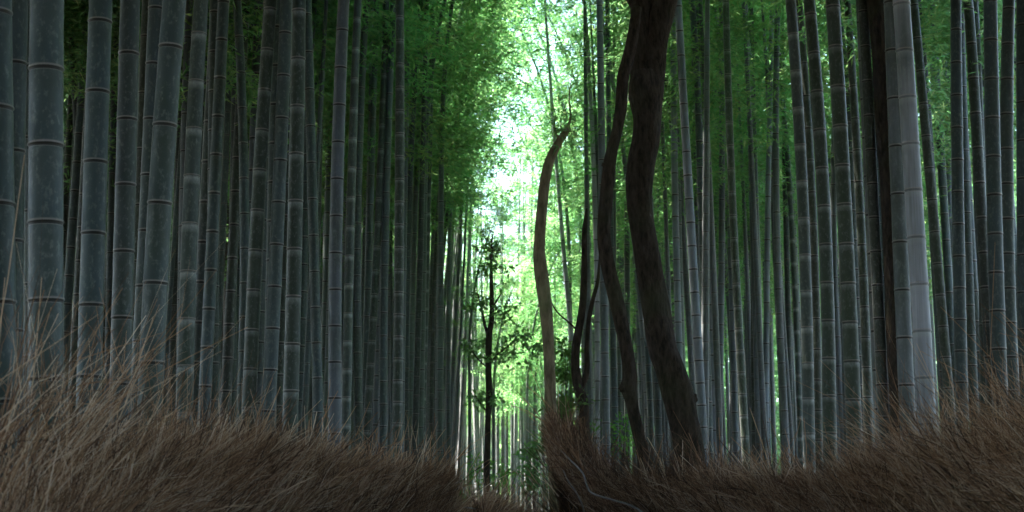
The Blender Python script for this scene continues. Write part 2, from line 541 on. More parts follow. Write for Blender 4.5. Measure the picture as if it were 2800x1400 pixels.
# x at photo heights 0, 550, 1080 | width | joint spacing | a joint's height | finish | depth factor | label
LEFT = [
 (-20, -14, -8, 100, 273, 560, 'g', 1.12, 'very thick grey bamboo cut off by the left edge of the picture'),
 (45, 33, 30, 60, 250, 412, 'g', 1.0, 'grey bamboo half hidden behind the very thick one at the left edge'),
 (84, 88, 88, 50, 203, 378, 'd', 1.05, 'dark bamboo glimpsed left of the thickest mottled bamboo'),
 (135, 130, 130, 92, 215, 403, 'g', 1.0, 'thickest mottled grey bamboo with wide black joints on the far left'),
 (187, 217, 228, 21, 73, 275, 'd', 1.0, 'thin bamboo leaning across the green slit right of the thickest mottled one'),
 (203, 196, 192, 11, 60, 250, 'b', 1.0, 'hair thin brown stem inside the leftmost green slit'),
 (270, 254, 240, 65, 200, 440, 'g', 1.0, 'broad smooth grey bamboo right of the leftmost green slit'),
 (320, 304, 296, 22, 110, 137, 'd', 1.1, 'narrow dark bamboo in the slit between the broad smooth and the speckled bamboo'),
 (353, 340, 327, 56, 186, 504, 'd', 1.0, 'speckled dark grey bamboo with regular black joints left of the double pair'),
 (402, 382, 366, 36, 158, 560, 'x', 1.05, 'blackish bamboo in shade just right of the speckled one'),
 (428, 405, 380, 47, 155, 326, 'g', 1.02, 'grey bamboo overlapped by a thicker leaning one whose joint meets its own'),
 (476, 437, 411, 66, 222, 556, 'g', 1.0, 'thick slate grey bamboo leaning right that overlaps a thinner one'),
 (518, 503, 495, 26, 104, 414, 'n', 1.0, 'pale edged bamboo peeping out left of the bright white ringed bamboo'),
 (510, 484, 470, 23, 103, 538, 'x', 1.1, 'dark ribbon like bamboo between the thick slate one and the white ringed one'),
 (546, 519, 504, 45, 134, 480, 'p', 0.98, 'green bamboo with bright white rings and pale edges in the left grove'),
 (572, 550, 537, 24, 99, 536, 'd', 1.0, 'slim dark bamboo touching the right side of the white ringed bamboo'),
 (590, 585, 583, 33, 109, 466, 'd', 1.0, 'straight dark grey bamboo with close joints right of the white ringed one'),
 (607, 608, 607, 15, 104, 532, 'x', 1.1, 'black stem with small pale rings beside the straight dark grey bamboo'),
 (628, 622, 618, 16, 90, 500, 'b', 1.15, 'brownish stem deep in the shade left of the crossing pair'),
 (652, 641, 636, 24, 92, 455, 'd', 1.0, 'dim bamboo of a crossing pair, the one with a pale left edge'),
 (648, 668, 662, 27, 98, 488, 'g', 0.98, 'grey bamboo of a crossing pair, the one in front bending right'),
 (702, 689, 682, 19, 74, 437, 'd', 1.1, 'narrow grey stem peeping out left of the blackish green ringed bamboo'),
 (742, 706, 682, 38, 112, 467, 'k', 1.0, 'blackish green bamboo with pale rings leaning right beside a bright green slit'),
 (785, 763, 737, 38, 118, 555, 'g', 1.0, 'smooth slate bamboo right of the bright green slit in the left grove'),
 (764, 762, 766, 23, 106, 178, 'b', 1.1, 'rusty brown bamboo crossing behind the smooth slate one'),
 (816, 807, 795, 42, 134, 550, 'k', 1.0, 'widest blackish green bamboo with faint wide spaced rings'),
 (841, 855, 869, 28, 102, 545, 'g', 1.0, 'slender grey bamboo leaning left towards its top right of the widest dark green one'),
 (838, 836, 834, 14, 80, 540, 'b', 1.1, 'thin brown stem between the widest dark green bamboo and the slender grey one'),
 (893, 871, 868, 20, 74, 413, 'd', 1.0, 'dull bamboo emerging above the slender grey one'),
 (905, 892, 889, 14, 90, 300, 'x', 1.1, 'black thin stem left of the smooth blue grey bamboo'),
 (942, 922, 916, 36, 103, 492, 'n', 1.0, 'smooth blue grey bamboo, brightest of the left grove beside a ringed twin'),
 (979, 960, 948, 25, 82, 461, 'p', 0.98, 'olive bamboo with white rings touching the smooth blue grey one'),
 (1001, 978, 980, 22, 75, 462, 'd', 1.0, 'shaded bamboo behind the olive white ringed one'),
 (1030, 1013, 1000, 20, 80, 481, 'g', 1.0, 'grey bamboo right of a narrow leafy gap in the left grove'),
 (1058, 1038, 1009, 21, 68, 612, 'k', 1.0, 'dark leaning bamboo with thin white rings low down'),
 (1078, 1057, 1049, 21, 68, 530, 'g', 1.0, 'mid grey bamboo between two dark white ringed ones'),
 (1093, 1092, 1087, 27, 64, 553, 'k', 1.0, 'upright dark olive bamboo with closely set pale rings'),
 (1116, 1106, 1098, 18, 66, 549, 'n', 1.0, 'light grey bamboo touching the upright dark olive one'),
 (1150, 1119, 1110, 17, 66, 512, 'd', 1.0, 'dark bamboo left of the thin pale edged one'),
 (1163, 1136, 1123, 15, 59, 637, 'f', 1.0, 'thin pale edged bamboo near the inner end of the left grove'),
 (1166, 1153, 1138, 17, 58, 600, 'x', 1.0, 'nearly black bamboo right of the thin pale edged one'),
 (1182, 1171, 1157, 16, 55, 582, 'p', 1.0, 'small bamboo with pale rings just before the leaning stems'),
]
LEAN = [
 (1228, 1188, 1172, 13, 50, 600, 'd', 1.05, 'outermost dark stem of the leaning fan, left side'),
 (1250, 1200, 1180, 13, 50, 580, 'x', 1.0, 'second dark stem of the leaning fan left of the pale gap'),
 (1302, 1214, 1190, 13, 50, 560, 'x', 1.0, 'black stem bending right to the top of the leaf mass'),
 (1345, 1228, 1198, 12, 46, 540, 'd', 1.0, 'dark stem bending right through the middle of the leaf mass'),
 (1390, 1246, 1210, 11, 46, 520, 'd', 1.0, 'grey stem bending far right under the leaf mass'),
 (1425, 1272, 1219, 8, 40, 500, 'b', 1.0, 'thinnest arching stem reaching furthest into the pale gap'),
 (1262, 1232, 1226, 12, 44, 530, 'n', 1.0, 'pale lower stem at the foot of the leaning fan'),
 (1275, 1240, 1238, 10, 40, 530, 'n', 1.05, 'thin pale stem right of the foot of the leaning fan'),
 (1280, 1254, 1248, 9, 40, 530, 'f', 1.05, 'last pale stem of the left grove next to the far culms'),
]
CENTRE = [
 (1290, 1275, 1272, 7, 34, 1000, 'x', 1.0, 'thin black stem in the pale gap left of the leaning whitish one'),
 (1268, 1277, 1284, 11, 40, 1000, 'f', 0.95, 'whitish stem leaning left in the pale gap'),
 (1300, 1300, 1302, 8, 34, 1000, 'd', 1.0, 'dim stem just left of the dark evergreen trunk'),
 (1345, 1347, 1349, 11, 40, 1000, 'f', 1.0, 'bright whitish stem just right of the dark evergreen trunk'),
 (1368, 1365, 1363, 8, 36, 1000, 'n', 1.0, 'thin grey stem right of the bright whitish one in the gap'),
 (1395, 1390, 1387, 8, 36, 1000, 'x', 1.0, 'dark thin stem in the middle of the pale gap'),
 (1400, 1402, 1401, 9, 36, 1000, 'n', 1.0, 'grey stem touching the dark thin one in the middle of the gap'),
 (1415, 1420, 1426, 9, 36, 1000, 'f', 1.0, 'pale stem under the right clump of the evergreen tree'),
 (1452, 1448, 1446, 7, 34, 1000, 'n', 1.0, 'thin grey stem third from the lit slender trunk'),
 (1468, 1464, 1461, 9, 38, 1000, 'd', 1.0, 'dark stem second from the lit slender trunk'),
 (1474, 1478, 1479, 6, 30, 1000, 'f', 1.0, 'very thin pale stem close left of the lit slender trunk'),
]
RIGHT = [
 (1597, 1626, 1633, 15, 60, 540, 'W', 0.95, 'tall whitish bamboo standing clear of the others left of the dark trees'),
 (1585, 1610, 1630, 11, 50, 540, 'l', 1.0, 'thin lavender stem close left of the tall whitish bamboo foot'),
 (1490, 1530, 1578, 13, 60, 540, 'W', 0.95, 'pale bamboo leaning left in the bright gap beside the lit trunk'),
 (1555, 1553, 1585, 9, 50, 600, 'n', 1.05, 'thin grey stem in the bright leaves left of the small forked tree'),
 (1607, 1603, 1600, 13, 58, 520, 'n', 1.03, 'greyish bamboo rising right above the small forked tree'),
 (1638, 1723, 1768, 14, 55, 400, 'l', 0.9, 'slanting grey bamboo passing behind the thick trunk and across the narrow one'),
 (1678, 1692, 1702, 13, 50, 600, 'd', 1.0, 'grey bamboo seen between the narrow and the thick dark trunks'),
 (1640, 1648, 1656, 22, 70, 900, 'n', 1.0, 'broad blue grey bamboo left of the narrow dark trunk low down'),
 (1660, 1668, 1680, 18, 60, 900, 'g', 1.05, 'dull grey bamboo emerging left of the knot of the narrow dark trunk'),
 (1690, 1703, 1705, 14, 55, 900, 'f', 1.1, 'light grey green stem at the foot of the narrow dark trunk'),
 (1725, 1735, 1752, 13, 55, 900, 'l', 1.0, 'lavender stem right of the narrow dark trunk'),
 (1745, 1755, 1776, 17, 55, 900, 'g', 1.05, 'blue grey stem in the wedge between both dark trunks'),
 (1762, 1778, 1798, 18, 55, 900, 'n', 1.08, 'grey stem touching the left side of the thick dark trunk'),
 (1795, 1822, 1858, 13, 49, 546, 'p', 1.0, 'thin pale ringed bamboo leaning left by the right side of the thick trunk'),
 (1846, 1834, 1838, 12, 48, 520, 'l', 1.0, 'thin bright edged stem behind the two brightest mid bamboos'),
 (1843, 1847, 1862, 19, 61, 531, 'l', 1.0, 'lavender grey bamboo with black joints, first right of the thick trunk'),
 (1853, 1884, 1916, 25, 66, 545, 'l', 0.98, 'broader lavender grey bamboo leaning left right of the thick trunk'),
 (1897, 1903, 1912, 13, 58, 471, 'n', 1.0, 'slim bamboo close behind the broader lavender one'),
 (1893, 1920, 1946, 14, 58, 520, 'l', 1.0, 'slim bamboo of a narrow X, the one leaning left'),
 (1963, 1930, 1905, 12, 52, 500, 'n', 1.02, 'slim bamboo of a narrow X, the one leaning right'),
 (1950, 1954, 1956, 10, 60, 500, 'b', 1.0, 'brown thin stem right of the narrow X'),
 (1972, 1974, 1968, 18, 60, 546, 'n', 1.0, 'grey bamboo with a slight bow right of the brown thin stem'),
 (1985, 2003, 2031, 22, 65, 526, 'm', 1.0, 'mossy olive bamboo with one bright ring at mid height'),
 (2020, 2020, 2028, 11, 50, 520, 'd', 1.0, 'narrow stem behind the mossy olive bamboo'),
 (2035, 2041, 2053, 14, 56, 520, 'g', 1.0, 'upright grey stem right of the bright leaf slit'),
 (2052, 2060, 2062, 16, 60, 520, 'o', 1.0, 'olive stem beside the upright grey one'),
 (2072, 2073, 2078, 14, 58, 500, 'x', 1.05, 'shadowy stem behind the olive one'),
 (2055, 2086, 2100, 13, 56, 540, 'g', 1.0, 'bluish stem leaning left behind the lavender straight bamboo'),
 (2114, 2102, 2095, 17, 61, 535, 'l', 1.0, 'straight lavender grey bamboo with fine black joints right of centre'),
 (2128, 2123, 2143, 19, 73, 508, 'n', 1.0, 'grey bamboo right of the straight lavender one'),
 (2136, 2147, 2160, 16, 66, 520, 'd', 1.05, 'dark bluish bamboo left of the narrow white ringed one'),
 (2120, 2163, 2186, 16, 67, 523, 'p', 1.0, 'narrow white ringed bamboo left of the bright white ringed one'),
 (2157, 2192, 2208, 32, 102, 502, 'p', 0.95, 'bright grey green bamboo with strong white rings in the right grove'),
 (2188, 2223, 2236, 25, 90, 523, 'o', 1.0, 'dark olive bamboo between the bright ringed and the moss patched bamboo'),
 (2217, 2255, 2269, 37, 108, 562, 'm', 1.0, 'moss patched bamboo with pale bands and dark green internodes'),
 (2297, 2277, 2297, 18, 87, 507, 'n', 1.0, 'slim blue grey bamboo squeezed between two mossy ones'),
 (2272, 2305, 2330, 42, 110, 563, 'm', 1.03, 'wide olive mossy bamboo with faint pinkish rings'),
 (2312, 2348, 2370, 25, 88, 500, 'o', 1.0, 'brownish grey bamboo right of the wide olive mossy one'),
 (2330, 2365, 2384, 10, 60, 500, 'f', 1.0, 'thin pale sliver of a stem left of the black green bamboo'),
 (2355, 2385, 2412, 31, 95, 597, 'x', 1.0, 'black green bamboo left of the brown tree trunk'),
 (2375, 2407, 2434, 22, 76, 535, 'd', 1.0, 'dark bamboo right of the black green one'),
 (2365, 2419, 2454, 12, 60, 540, 'n', 1.0, 'thin stem slanting across the foot of the brown tree trunk'),
 (2440, 2460, 2481, 42, 135, 528, 'n', 1.0, 'grey brown bamboo with sharp black joints touching the brightest one'),
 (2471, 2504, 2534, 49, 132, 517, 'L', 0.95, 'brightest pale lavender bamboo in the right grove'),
 (2502, 2551, 2596, 28, 90, 545, 'o', 1.0, 'dark olive bamboo leaning left beside the brightest pale one'),
 (2532, 2568, 2590, 9, 60, 520, 'x', 1.0, 'thin black stem in the leafy slit right of the dark olive leaning one'),
 (2570, 2594, 2606, 17, 80, 520, 'n', 1.0, 'greyish stem with a pale streak left of the black jointed grey bamboo'),
 (2612, 2618, 2629, 33, 90, 526, 'g', 1.0, 'black jointed grey bamboo standing upright in the far right group'),
 (2630, 2645, 2664, 26, 88, 580, 'd', 1.05, 'shaded bamboo behind the black jointed grey one'),
 (2657, 2680, 2690, 27, 115, 557, 'd', 1.0, 'dim bamboo left of the thick lichen grey one on the right'),
 (2703, 2715, 2732, 41, 108, 536, 'g', 1.0, 'thick lichen grey bamboo near the right edge'),
 (2763, 2756, 2770, 38, 98, 501, 'g', 1.02, 'dark grey bamboo second from the right edge'),
 (2790, 2794, 2799, 36, 106, 492, 'g', 1.08, 'bamboo cut off by the right edge of the picture'),
 (2720, 2742, 2745, 12, 60, 500, 'n', 1.0, 'slender stem between the two thick bamboos at the right edge'),
]
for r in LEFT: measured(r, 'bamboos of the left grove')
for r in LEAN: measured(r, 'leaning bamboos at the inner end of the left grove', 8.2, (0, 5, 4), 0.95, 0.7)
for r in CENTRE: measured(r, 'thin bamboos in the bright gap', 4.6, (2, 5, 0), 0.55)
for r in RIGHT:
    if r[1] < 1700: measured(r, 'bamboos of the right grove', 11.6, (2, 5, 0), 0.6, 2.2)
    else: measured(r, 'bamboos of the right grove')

# ---- further bamboos: shared meshes, own objects
VAR = []
for k in range(7):
    cm_, Hc, A = CROWN[k]
    zc = [5.6, 6.2, 5.2, 6.8, 5.8, 6.4, 5.0][k]
    ln = random.uniform(-0.015, 0.015)
    def fn(z, zc=zc, Hc=Hc, A=A, ln=ln):
        s = z - zc
        ox, dz = arch(s, Hc, A) if s > 0 else (0, 0)
        return (ox + ln * z * 0.5, ln * z, z + dz)
    me = culm_mesh('culm', fn, zc + Hc, 0.05, 0.30, 0.2, 8, 0.03, 3.0)
    VAR.append((me, cm_, fn(zc), zc + Hc))

def far_bamboo(x, y, az, k, s, st, label, group):
    me, cr, pc, H = VAR[k]
    t = thing('bamboo', label, 'bamboo', (x, y, 0), group, az)
    t.scale = (s, s, s)
    link('culm', me, t, color=tint(st))
    link('foliage', cr, t, loc=pc)
    return t

ZONES = [
 # px range, depth range, count, label, group
 (-60, 760, 13, 24, 36, 'dim bamboo far inside the dark left grove', 'bamboos deep in the left grove'),
 (640, 1150, 17, 34, 32, 'thin dim bamboo behind the inner half of the left grove', 'bamboos behind the left grove'),
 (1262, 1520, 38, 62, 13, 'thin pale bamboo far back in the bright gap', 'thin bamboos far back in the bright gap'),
 (1530, 1830, 26, 46, 26, 'thin pale bamboo behind the dark trees', 'bamboos behind the dark trees'),
 (1860, 2350, 21, 42, 34, 'dim grey bamboo behind the inner half of the right grove', 'bamboos behind the right grove'),
 (2330, 2870, 14, 30, 28, 'dim bamboo far inside the dark right grove', 'bamboos deep in the right grove')]
placed = []
for (a0, a1, d0, d1, n, lab, grp) in ZONES:
    c = 0; tries = 0
    while c < n and tries < 4000:
        tries += 1
        px_ = random.uniform(a0, a1); d = math.sqrt(random.uniform(d0 * d0, d1 * d1))
        x = (px_ - 1400) / F * d
        if any((x - q[0]) ** 2 + (d - q[1]) ** 2 < 0.35 for q in placed): continue
        placed.append((x, d))
        if 'gap' not in lab and d < 60:
            rr_ = 1.2 * F / d
            if 1500 - rr_ * 0.2 > px_ > 1300 - rr_ * 1.2 or (1350 < px_ < 1500 + rr_ * 0.9): continue
        if 'gap' in lab:
            az = random.uniform(0, 6.283)
            topy = random.uniform(300, 640) if px_ > 1370 else random.uniform(480, 760)
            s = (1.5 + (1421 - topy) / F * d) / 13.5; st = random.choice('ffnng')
        else:
            az = (0.0 if px_ < 1400 else math.pi) + random.uniform(-1.1, 1.1)
            s = random.uniform(1.25, 1.42) if d < 26 else random.uniform(0.95, 1.25)
            if 1000 < px_ < 1850: az += math.pi
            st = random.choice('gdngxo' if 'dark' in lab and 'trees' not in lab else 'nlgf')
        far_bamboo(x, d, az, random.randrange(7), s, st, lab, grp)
        c += 1

for (px_, d, az, k, s) in [(1222, 33, 0.1, 1, 1.3), (1196, 29, 0.3, 1, 1.28), (1150, 25, 0.2, 3, 1.12), (1172, 31, -0.2, 1, 1.3), (1120, 27, 0.3, 5, 1.22), (1185, 36, 0.0, 3, 1.35), (1140, 33, 0.4, 3, 1.3), (1205, 26, 0.3, 5, 1.25), (1236, 38, -0.3, 5, 1.45), (1562, 36, 3.4, 1, 1.2), (1540, 46, 3.1, 4, 1.35), (1600, 37, 3.0, 1, 1.3), (1625, 41, 3.0, 0, 1.3), (1510, 52, 2.8, 3, 1.4), (1660, 34, 2.9, 4, 1.2), (1700, 39, 3.2, 1, 1.3), (1580, 48, 3.0, 3, 1.4)]:
    lf = px_ < 1400
    far_bamboo((px_ - 1400) / F * d, d, az, k, s, 'f', 'slim bamboo arching over the bright gap from the ' + ('left' if lf else 'right'), 'bamboos arching over the bright gap from the ' + ('left' if lf else 'right'))

# ---- the hundreds of stems further back, beyond the three hundred nearest
def thicket(label, ranges, n, style, lean=0.0):
    parts, tts, rgs = [], [], []
    for i in range(n):
        a0, a1, d0, d1 = random.choice(ranges)
        px_ = random.uniform(a0, a1); d = math.sqrt(random.uniform(d0 * d0, d1 * d1))
        x = (px_ - 1400) / F * d
        H = random.uniform(11, 15); r = random.uniform(0.035, 0.058); sp = random.uniform(0.26, 0.36)
        lx, ly, cv = random.gauss(lean, 0.018), random.gauss(0, 0.018), random.uniform(-0.0016, 0.0016)
        zn = np.arange(random.uniform(0.1, 0.3), H - 1, sp)
        zs = np.sort(np.concatenate([[0.0], zn - 0.02, zn - 0.006, zn + 0.006, [H]]))
        k = np.arange(len(zs)) - 1
        tt = np.where(k % 3 == 0, 0.98, np.where(k % 3 == 1, 1.0, 0.0)); rg = np.where(k % 3 == 1, 1.0, 0.0)
        tt[0] = tt[-1] = 0.5; rg[0] = rg[-1] = 0
        P = np.stack([x + lx * zs + cv * zs ** 2, d + ly * zs, zs], 1)
        R = r * np.interp(zs / H, [0, 0.4, 0.75, 1], [1, 0.92, 0.55, 0.1]) * (1 + 0.05 * (k % 3 == 2))
        parts.append(tube(P, R, 6, cap=False)); tts.append(np.repeat(tt, 6)); rgs.append(np.repeat(rg, 6))
    v, fs = join(parts)
    o = link('bamboo_thicket', mesh_np('bamboo_thicket', v, fs, M_BAM, {'tt': np.concatenate(tts), 'ring': np.concatenate(rgs)}, smooth=True), color=STYLE[style])
    o['kind'] = 'stuff'; o['label'] = label; o['category'] = 'bamboo'
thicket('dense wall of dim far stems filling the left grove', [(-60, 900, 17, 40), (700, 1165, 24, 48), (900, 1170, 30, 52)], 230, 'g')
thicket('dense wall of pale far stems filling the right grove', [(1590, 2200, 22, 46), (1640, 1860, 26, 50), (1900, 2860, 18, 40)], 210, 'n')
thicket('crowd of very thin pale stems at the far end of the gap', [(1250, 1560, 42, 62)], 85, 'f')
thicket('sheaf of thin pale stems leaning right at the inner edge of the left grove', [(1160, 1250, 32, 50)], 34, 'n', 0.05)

# ------------------------------------------------------------------ leafy masses nobody could count
def slab_leaves(name, n, box, leaf, mat, shape=None, tumble=0.5, slot=False):
    """clumpy leaves in a box (x0,x1,y0,y1,z0,z1)"""
    nc = n // 40
    c = rng.random((nc, 3)) * [box[1] - box[0], box[3] - box[2], 1] + [box[0], box[2], 0]
    top = box[5] if shape is None else shape(c[:, 0], c[:, 1])
    c[:, 2] = box[4] + c[:, 2] ** 0.95 * (top - box[4])
    if slot:                      # gap cut above the path to let light onto the fences
        c = c[~((np.abs(c[:, 0] - 0.4) < 1.6) & (c[:, 1] > 4.0))]; nc = len(c)
    sz = rng.uniform(0.25, 0.8, nc)
    p = (c[:, None, :] + rng.normal(size=(nc, 40, 3)) * sz[:, None, None] * [1, 1, 0.6]).reshape(-1, 3)
    p[:, 2] = np.maximum(p[:, 2], 0.02)
    d = rng.normal(size=(len(p), 3)); d[:, 2] = d[:, 2] * 0.4 - 0.4
    return leaves_mesh(name, p, d, leaf[0], leaf[1], mat, lvbias=0.5, tumble=tumble)

def far_top(x, y):
    return 8.5 + 1.2 * np.sin(x * 0.31 + 1.3) + 1.5 * np.sin(x * 0.83) + 9.0 * np.clip((np.abs(x - 0.0) - 2.5) / 4.0, 0, 1)
for x0_, x1_, n_, m_, lb_ in ((-42, -7, 230000, M_SHADE, 'shaded leafy mass seen through the slits of the left grove'), (5.5, 42, 250000, M_LEAF, 'bright leafy mass seen through the slits of the right grove'), (-7, 5.5, 42000, M_LEAF, 'bright airy mass of bamboo leaves closing the far end of the pale gap')):  # left part takes the leaf colour with shade in it
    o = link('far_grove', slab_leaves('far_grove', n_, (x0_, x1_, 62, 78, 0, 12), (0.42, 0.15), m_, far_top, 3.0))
    o['kind'] = 'stuff'; o['label'] = lb_; o['category'] = 'foliage'

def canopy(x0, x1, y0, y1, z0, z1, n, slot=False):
    return slab_leaves('shade_canopy', n, (x0, x1, y0, y1, z0, z1), (0.34, 0.11), M_SHADE, slot=slot)
o = link('shade_canopy', canopy(-20, 20, -20, 13.5, 7.8, 13, 720000, True))  # added out of view to shade the near end of the path
q_ = link('shade_canopy', canopy(-7, 0.9, 3, 15, 13.5, 17, 62000))  # added to keep sun beams out of the gap above the path
q_['kind'] = 'stuff'; q_['category'] = 'foliage'; q_['label'] = 'unseen leaves added high over the path to block the sun'
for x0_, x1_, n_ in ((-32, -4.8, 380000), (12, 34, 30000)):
    q_ = link('shade_canopy', canopy(x0_, x1_, 12, 62, 10.5, 15, n_))  # added to darken the groves at the sides
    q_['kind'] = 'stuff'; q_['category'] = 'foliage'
    q_['label'] = 'high bamboo leaf canopy added to darken the %s grove' % ('left' if x0_ < 0 else 'right')
o['kind'] = 'stuff'; o['label'] = 'unseen leaf canopy added overhead to shade the near end of the path'; o['category'] = 'foliage'
for nm, bx in (('block_behind', (-24, 24, -26, -20, 0, 13)), ('block_beside', (-30, -22, -22, 45, 0, 13)), ('block_opposite', (22, 30, -22, 45, 0, 13))):
    o = link('light_block_leaves', slab_leaves('light_block_leaves', 110000, bx, (0.34, 0.11), M_SHADE, None, 3.0))  # leaf masses added out of view to block low light
    o['kind'] = 'stuff'; o['category'] = 'foliage'
    o['label'] = {'block_behind': 'unseen leaves added behind the viewer to block low light', 'block_beside': 'unseen leaves added far to the left to block low light', 'block_opposite': 'unseen leaves added far to the right to block low light'}[nm]

# ------------------------------------------------------------------ trees
def px_path(rows, d, n=60):
    P = np.array([list(at(x, y, d + (r[0] if r else 0))) + [w * d / F / 2] for x, y, w, *r in rows])
    S = spline(P, n)
    return S[:, :3], S[:, 3]

def leaf_clump_mesh(name, clumps, dens, leaf, mat, bias=0.5):
    pos, dr = [], []
    for c, r in clumps:
        n = int(dens * r ** 2)
        u = rng.normal(size=(n, 3)); u /= np.linalg.norm(u, axis=1)[:, None]
        rad = r * rng.random(n) ** 0.45
        p = np.asarray(c) + u * rad[:, None] * [1, 1, 0.7]
        pos.append(p); dr.append(u * [1, 1, 0.5] + rng.normal(size=(n, 3)) * 0.6 - [0, 0, 0.2])
    return leaves_mesh(name, np.concatenate(pos), np.concatenate(dr), leaf[0], leaf[1], mat, lvbias=bias)

def ground_rows(rows, d, spread=1.25):
    """extend a pixel path down to the ground below its last row"""
    x, y, w = rows[-1][:3]; x1, y1 = rows[-2][:2]
    k = (x - x1) / (y - y1)
    yg = 1421 + EYE * F / d
    return rows + [(x + k * (yg - y) * 0.25, (y + yg) / 2, w * 1.05), (x + k * (yg - y) * 0.35, yg + 8, w * spread)]

def tree(name, label, rows, d, mat, sides=24, lump=0.10, seed=1, limbs=(), crown=None, knots=(), n=110, leaf_mat=None, leaf=(0.12, 0.05), dens=1300):
    rows = ground_rows(rows, d)
    P, R = px_path(rows, d, n)
    R = R * (0.94 if name in ('leaning_tree', 'narrow_tree') else 1.0)
    base = P[-1].copy(); base[2] = 0
    t = thing(name, label, 'tree', tuple(base))
    parts = [tube(P - base, R, sides, lump=lump, seed=seed)]
    for (kx, ky, kr, side) in knots:
        c = at(kx, ky, d - 0.02) - base
        u = np.linspace(0, np.pi, 9); w_ = np.linspace(0, 2 * np.pi, 14, endpoint=False)
        rr = kr * d / F
        g = np.array([[math.sin(a_) * math.cos(b_), math.sin(a_) * math.sin(b_), math.cos(a_)] for a_ in u for b_ in w_])
        g *= rr * (1 + 0.25 * np.sin(g[:, :1] * 5 + g[:, 2:] * 7 + kx)) * np.array([1, 0.8, 1.15])
        i = np.arange(8)[:, None] * 14; j = np.arange(14)[None, :]; j2 = (j + 1) % 14
        q = np.stack([i + j, i + 14 + j, i + 14 + j2, i + j2], -1).reshape(-1, 4)
        parts.append((g + c, [q]))
    v, fs = join(parts)
    link('trunk', mesh_np('trunk', v, fs, mat, smooth=True), t)
    for k, lr in enumerate(limbs):
        Pl, Rl = px_path(lr, d, 40)
        v, fs = tube(Pl - base, Rl, 14, lump=lump, seed=seed + k + 5)
        link('limb', mesh_np('limb', v, fs, mat, smooth=True), t)
    if crown:
        cl = [(np.asarray(c) - base, r) for c, r in crown]
        link('crown', leaf_clump_mesh('crown', cl, dens, leaf, leaf_mat or M_BROAD), t)
    return t, base

D_BIG = 11.9
# thick dark trunk
tree('leaning_tree', 'thick dark leaning trunk that splits at the top, tallest in front of the right grove',
     [(1770, 200, 92), (1768, 235, 108), (1767, 270, 104), (1770, 320, 88), (1766, 380, 85), (1753, 450, 82), (1751, 550, 75), (1760, 640, 76), (1773, 750, 76),
      (1794, 850, 82), (1815, 950, 86), (1834, 1005, 84), (1855, 1080, 90), (1868, 1150, 87), (1882, 1230, 90)], D_BIG, M_BARK, seed=3,
     limbs=[[(1756, 300, 50), (1752, 230, 58), (1752, 120, 62), (1752, 40, 60), (1748, 0, 62), (1735, -60, 56), (1700, -200, 48), (1640, -420, 34), (1600, -640, 20)],
            [(1778, 300, 50), (1783, 230, 66), (1793, 120, 70), (1806, 50, 72), (1816, 0, 70), (1836, -60, 62), (1880, -220, 52), (1930, -440, 38), (1960, -700, 22)],
            [(1738, 20, 26), (1722, -6, 24), (1700, -40, 20), (1650, -120, 14)]],
     crown=[(at(1640, -420, D_BIG) , 1.0), (at(1600, -640, D_BIG - 1), 1.2), (at(1930, -440, D_BIG - .5), 1.0), (at(1960, -700, D_BIG + 1), 1.3), (at(1780, -620, D_BIG), 1.2)],
     knots=[(1790, 262, 24, 1), (1762, 148, 9, 1), (1722, 525, 9, 1), (1896, 1090, 12, 1)])
# narrow dark trunk
tree('narrow_tree', 'narrow dark crooked trunk with a knot, leaning on the thick trunk from the left',
     [(1742, 20, 30), (1736, 60, 34), (1728, 110, 36), (1714, 170, 38), (1703, 215, 38), (1698, 290, 37), (1690, 350, 33), (1667, 450, 37), (1655, 550, 39), (1652, 650, 39), (1666, 750, 42),
      (1693, 850, 43), (1713, 950, 40), (1721, 1030, 44), (1719, 1060, 50), (1728, 1100, 38), (1749, 1200, 36), (1757, 1245, 38)], D_BIG - 0.25, M_BARK, seed=8, sides=20,
     knots=[(1702, 1062, 11, 1), (1652, 452, 7, 1), (1640, 590, 6, 1)], lump=0.12)
# small forked tree
tree('forked_tree', 'small dark forked tree between the lit trunk and the narrow dark trunk',
     [(1604, 570, 5), (1602, 600, 10), (1599, 640, 15), (1596, 760, 18), (1591, 850, 20), (1577, 935, 23), (1574, 1000, 25), (1583, 1060, 30), (1595, 1100, 29), (1598, 1190, 27)],
     13.6, M_BARK, seed=12, sides=14,
     limbs=[[(1588, 1065, 18), (1604, 1015, 16), (1605, 950, 14), (1610, 880, 13), (1621, 820, 11), (1634, 770, 9), (1640, 700, 6), (1648, 600, 4)],
            [(1580, 905, 6), (1556, 882, 5), (1528, 858, 4), (1510, 832, 4), (1500, 800, 3), (1497, 770, 2)]],
     crown=[(at(1600, 1085, 13.5), 0.13), (at(1585, 1100, 13.5), 0.1)], leaf=(0.07, 0.03))
# lit slender trunk
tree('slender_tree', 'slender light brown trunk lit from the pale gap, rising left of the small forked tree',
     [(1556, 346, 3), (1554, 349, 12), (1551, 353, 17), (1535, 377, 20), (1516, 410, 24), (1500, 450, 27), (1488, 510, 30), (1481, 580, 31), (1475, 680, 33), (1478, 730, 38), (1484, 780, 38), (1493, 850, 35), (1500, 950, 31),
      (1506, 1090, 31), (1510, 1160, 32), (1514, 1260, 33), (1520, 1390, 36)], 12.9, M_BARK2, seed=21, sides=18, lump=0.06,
     limbs=[[(1552, 352, 8), (1560, 318, 6), (1556, 270, 4), (1562, 220, 2)], [(1530, 384, 6), (1516, 350, 4), (1518, 310, 3), (1508, 280, 2)]],
     crown=[(at(random.gauss(1552, 30), random.gauss(345, 40), 12.9 + random.uniform(-0.3, 0.2)), random.uniform(0.07, 0.15)) for _ in range(44)], leaf_mat=M_LEAF, leaf=(0.085, 0.014), dens=700)
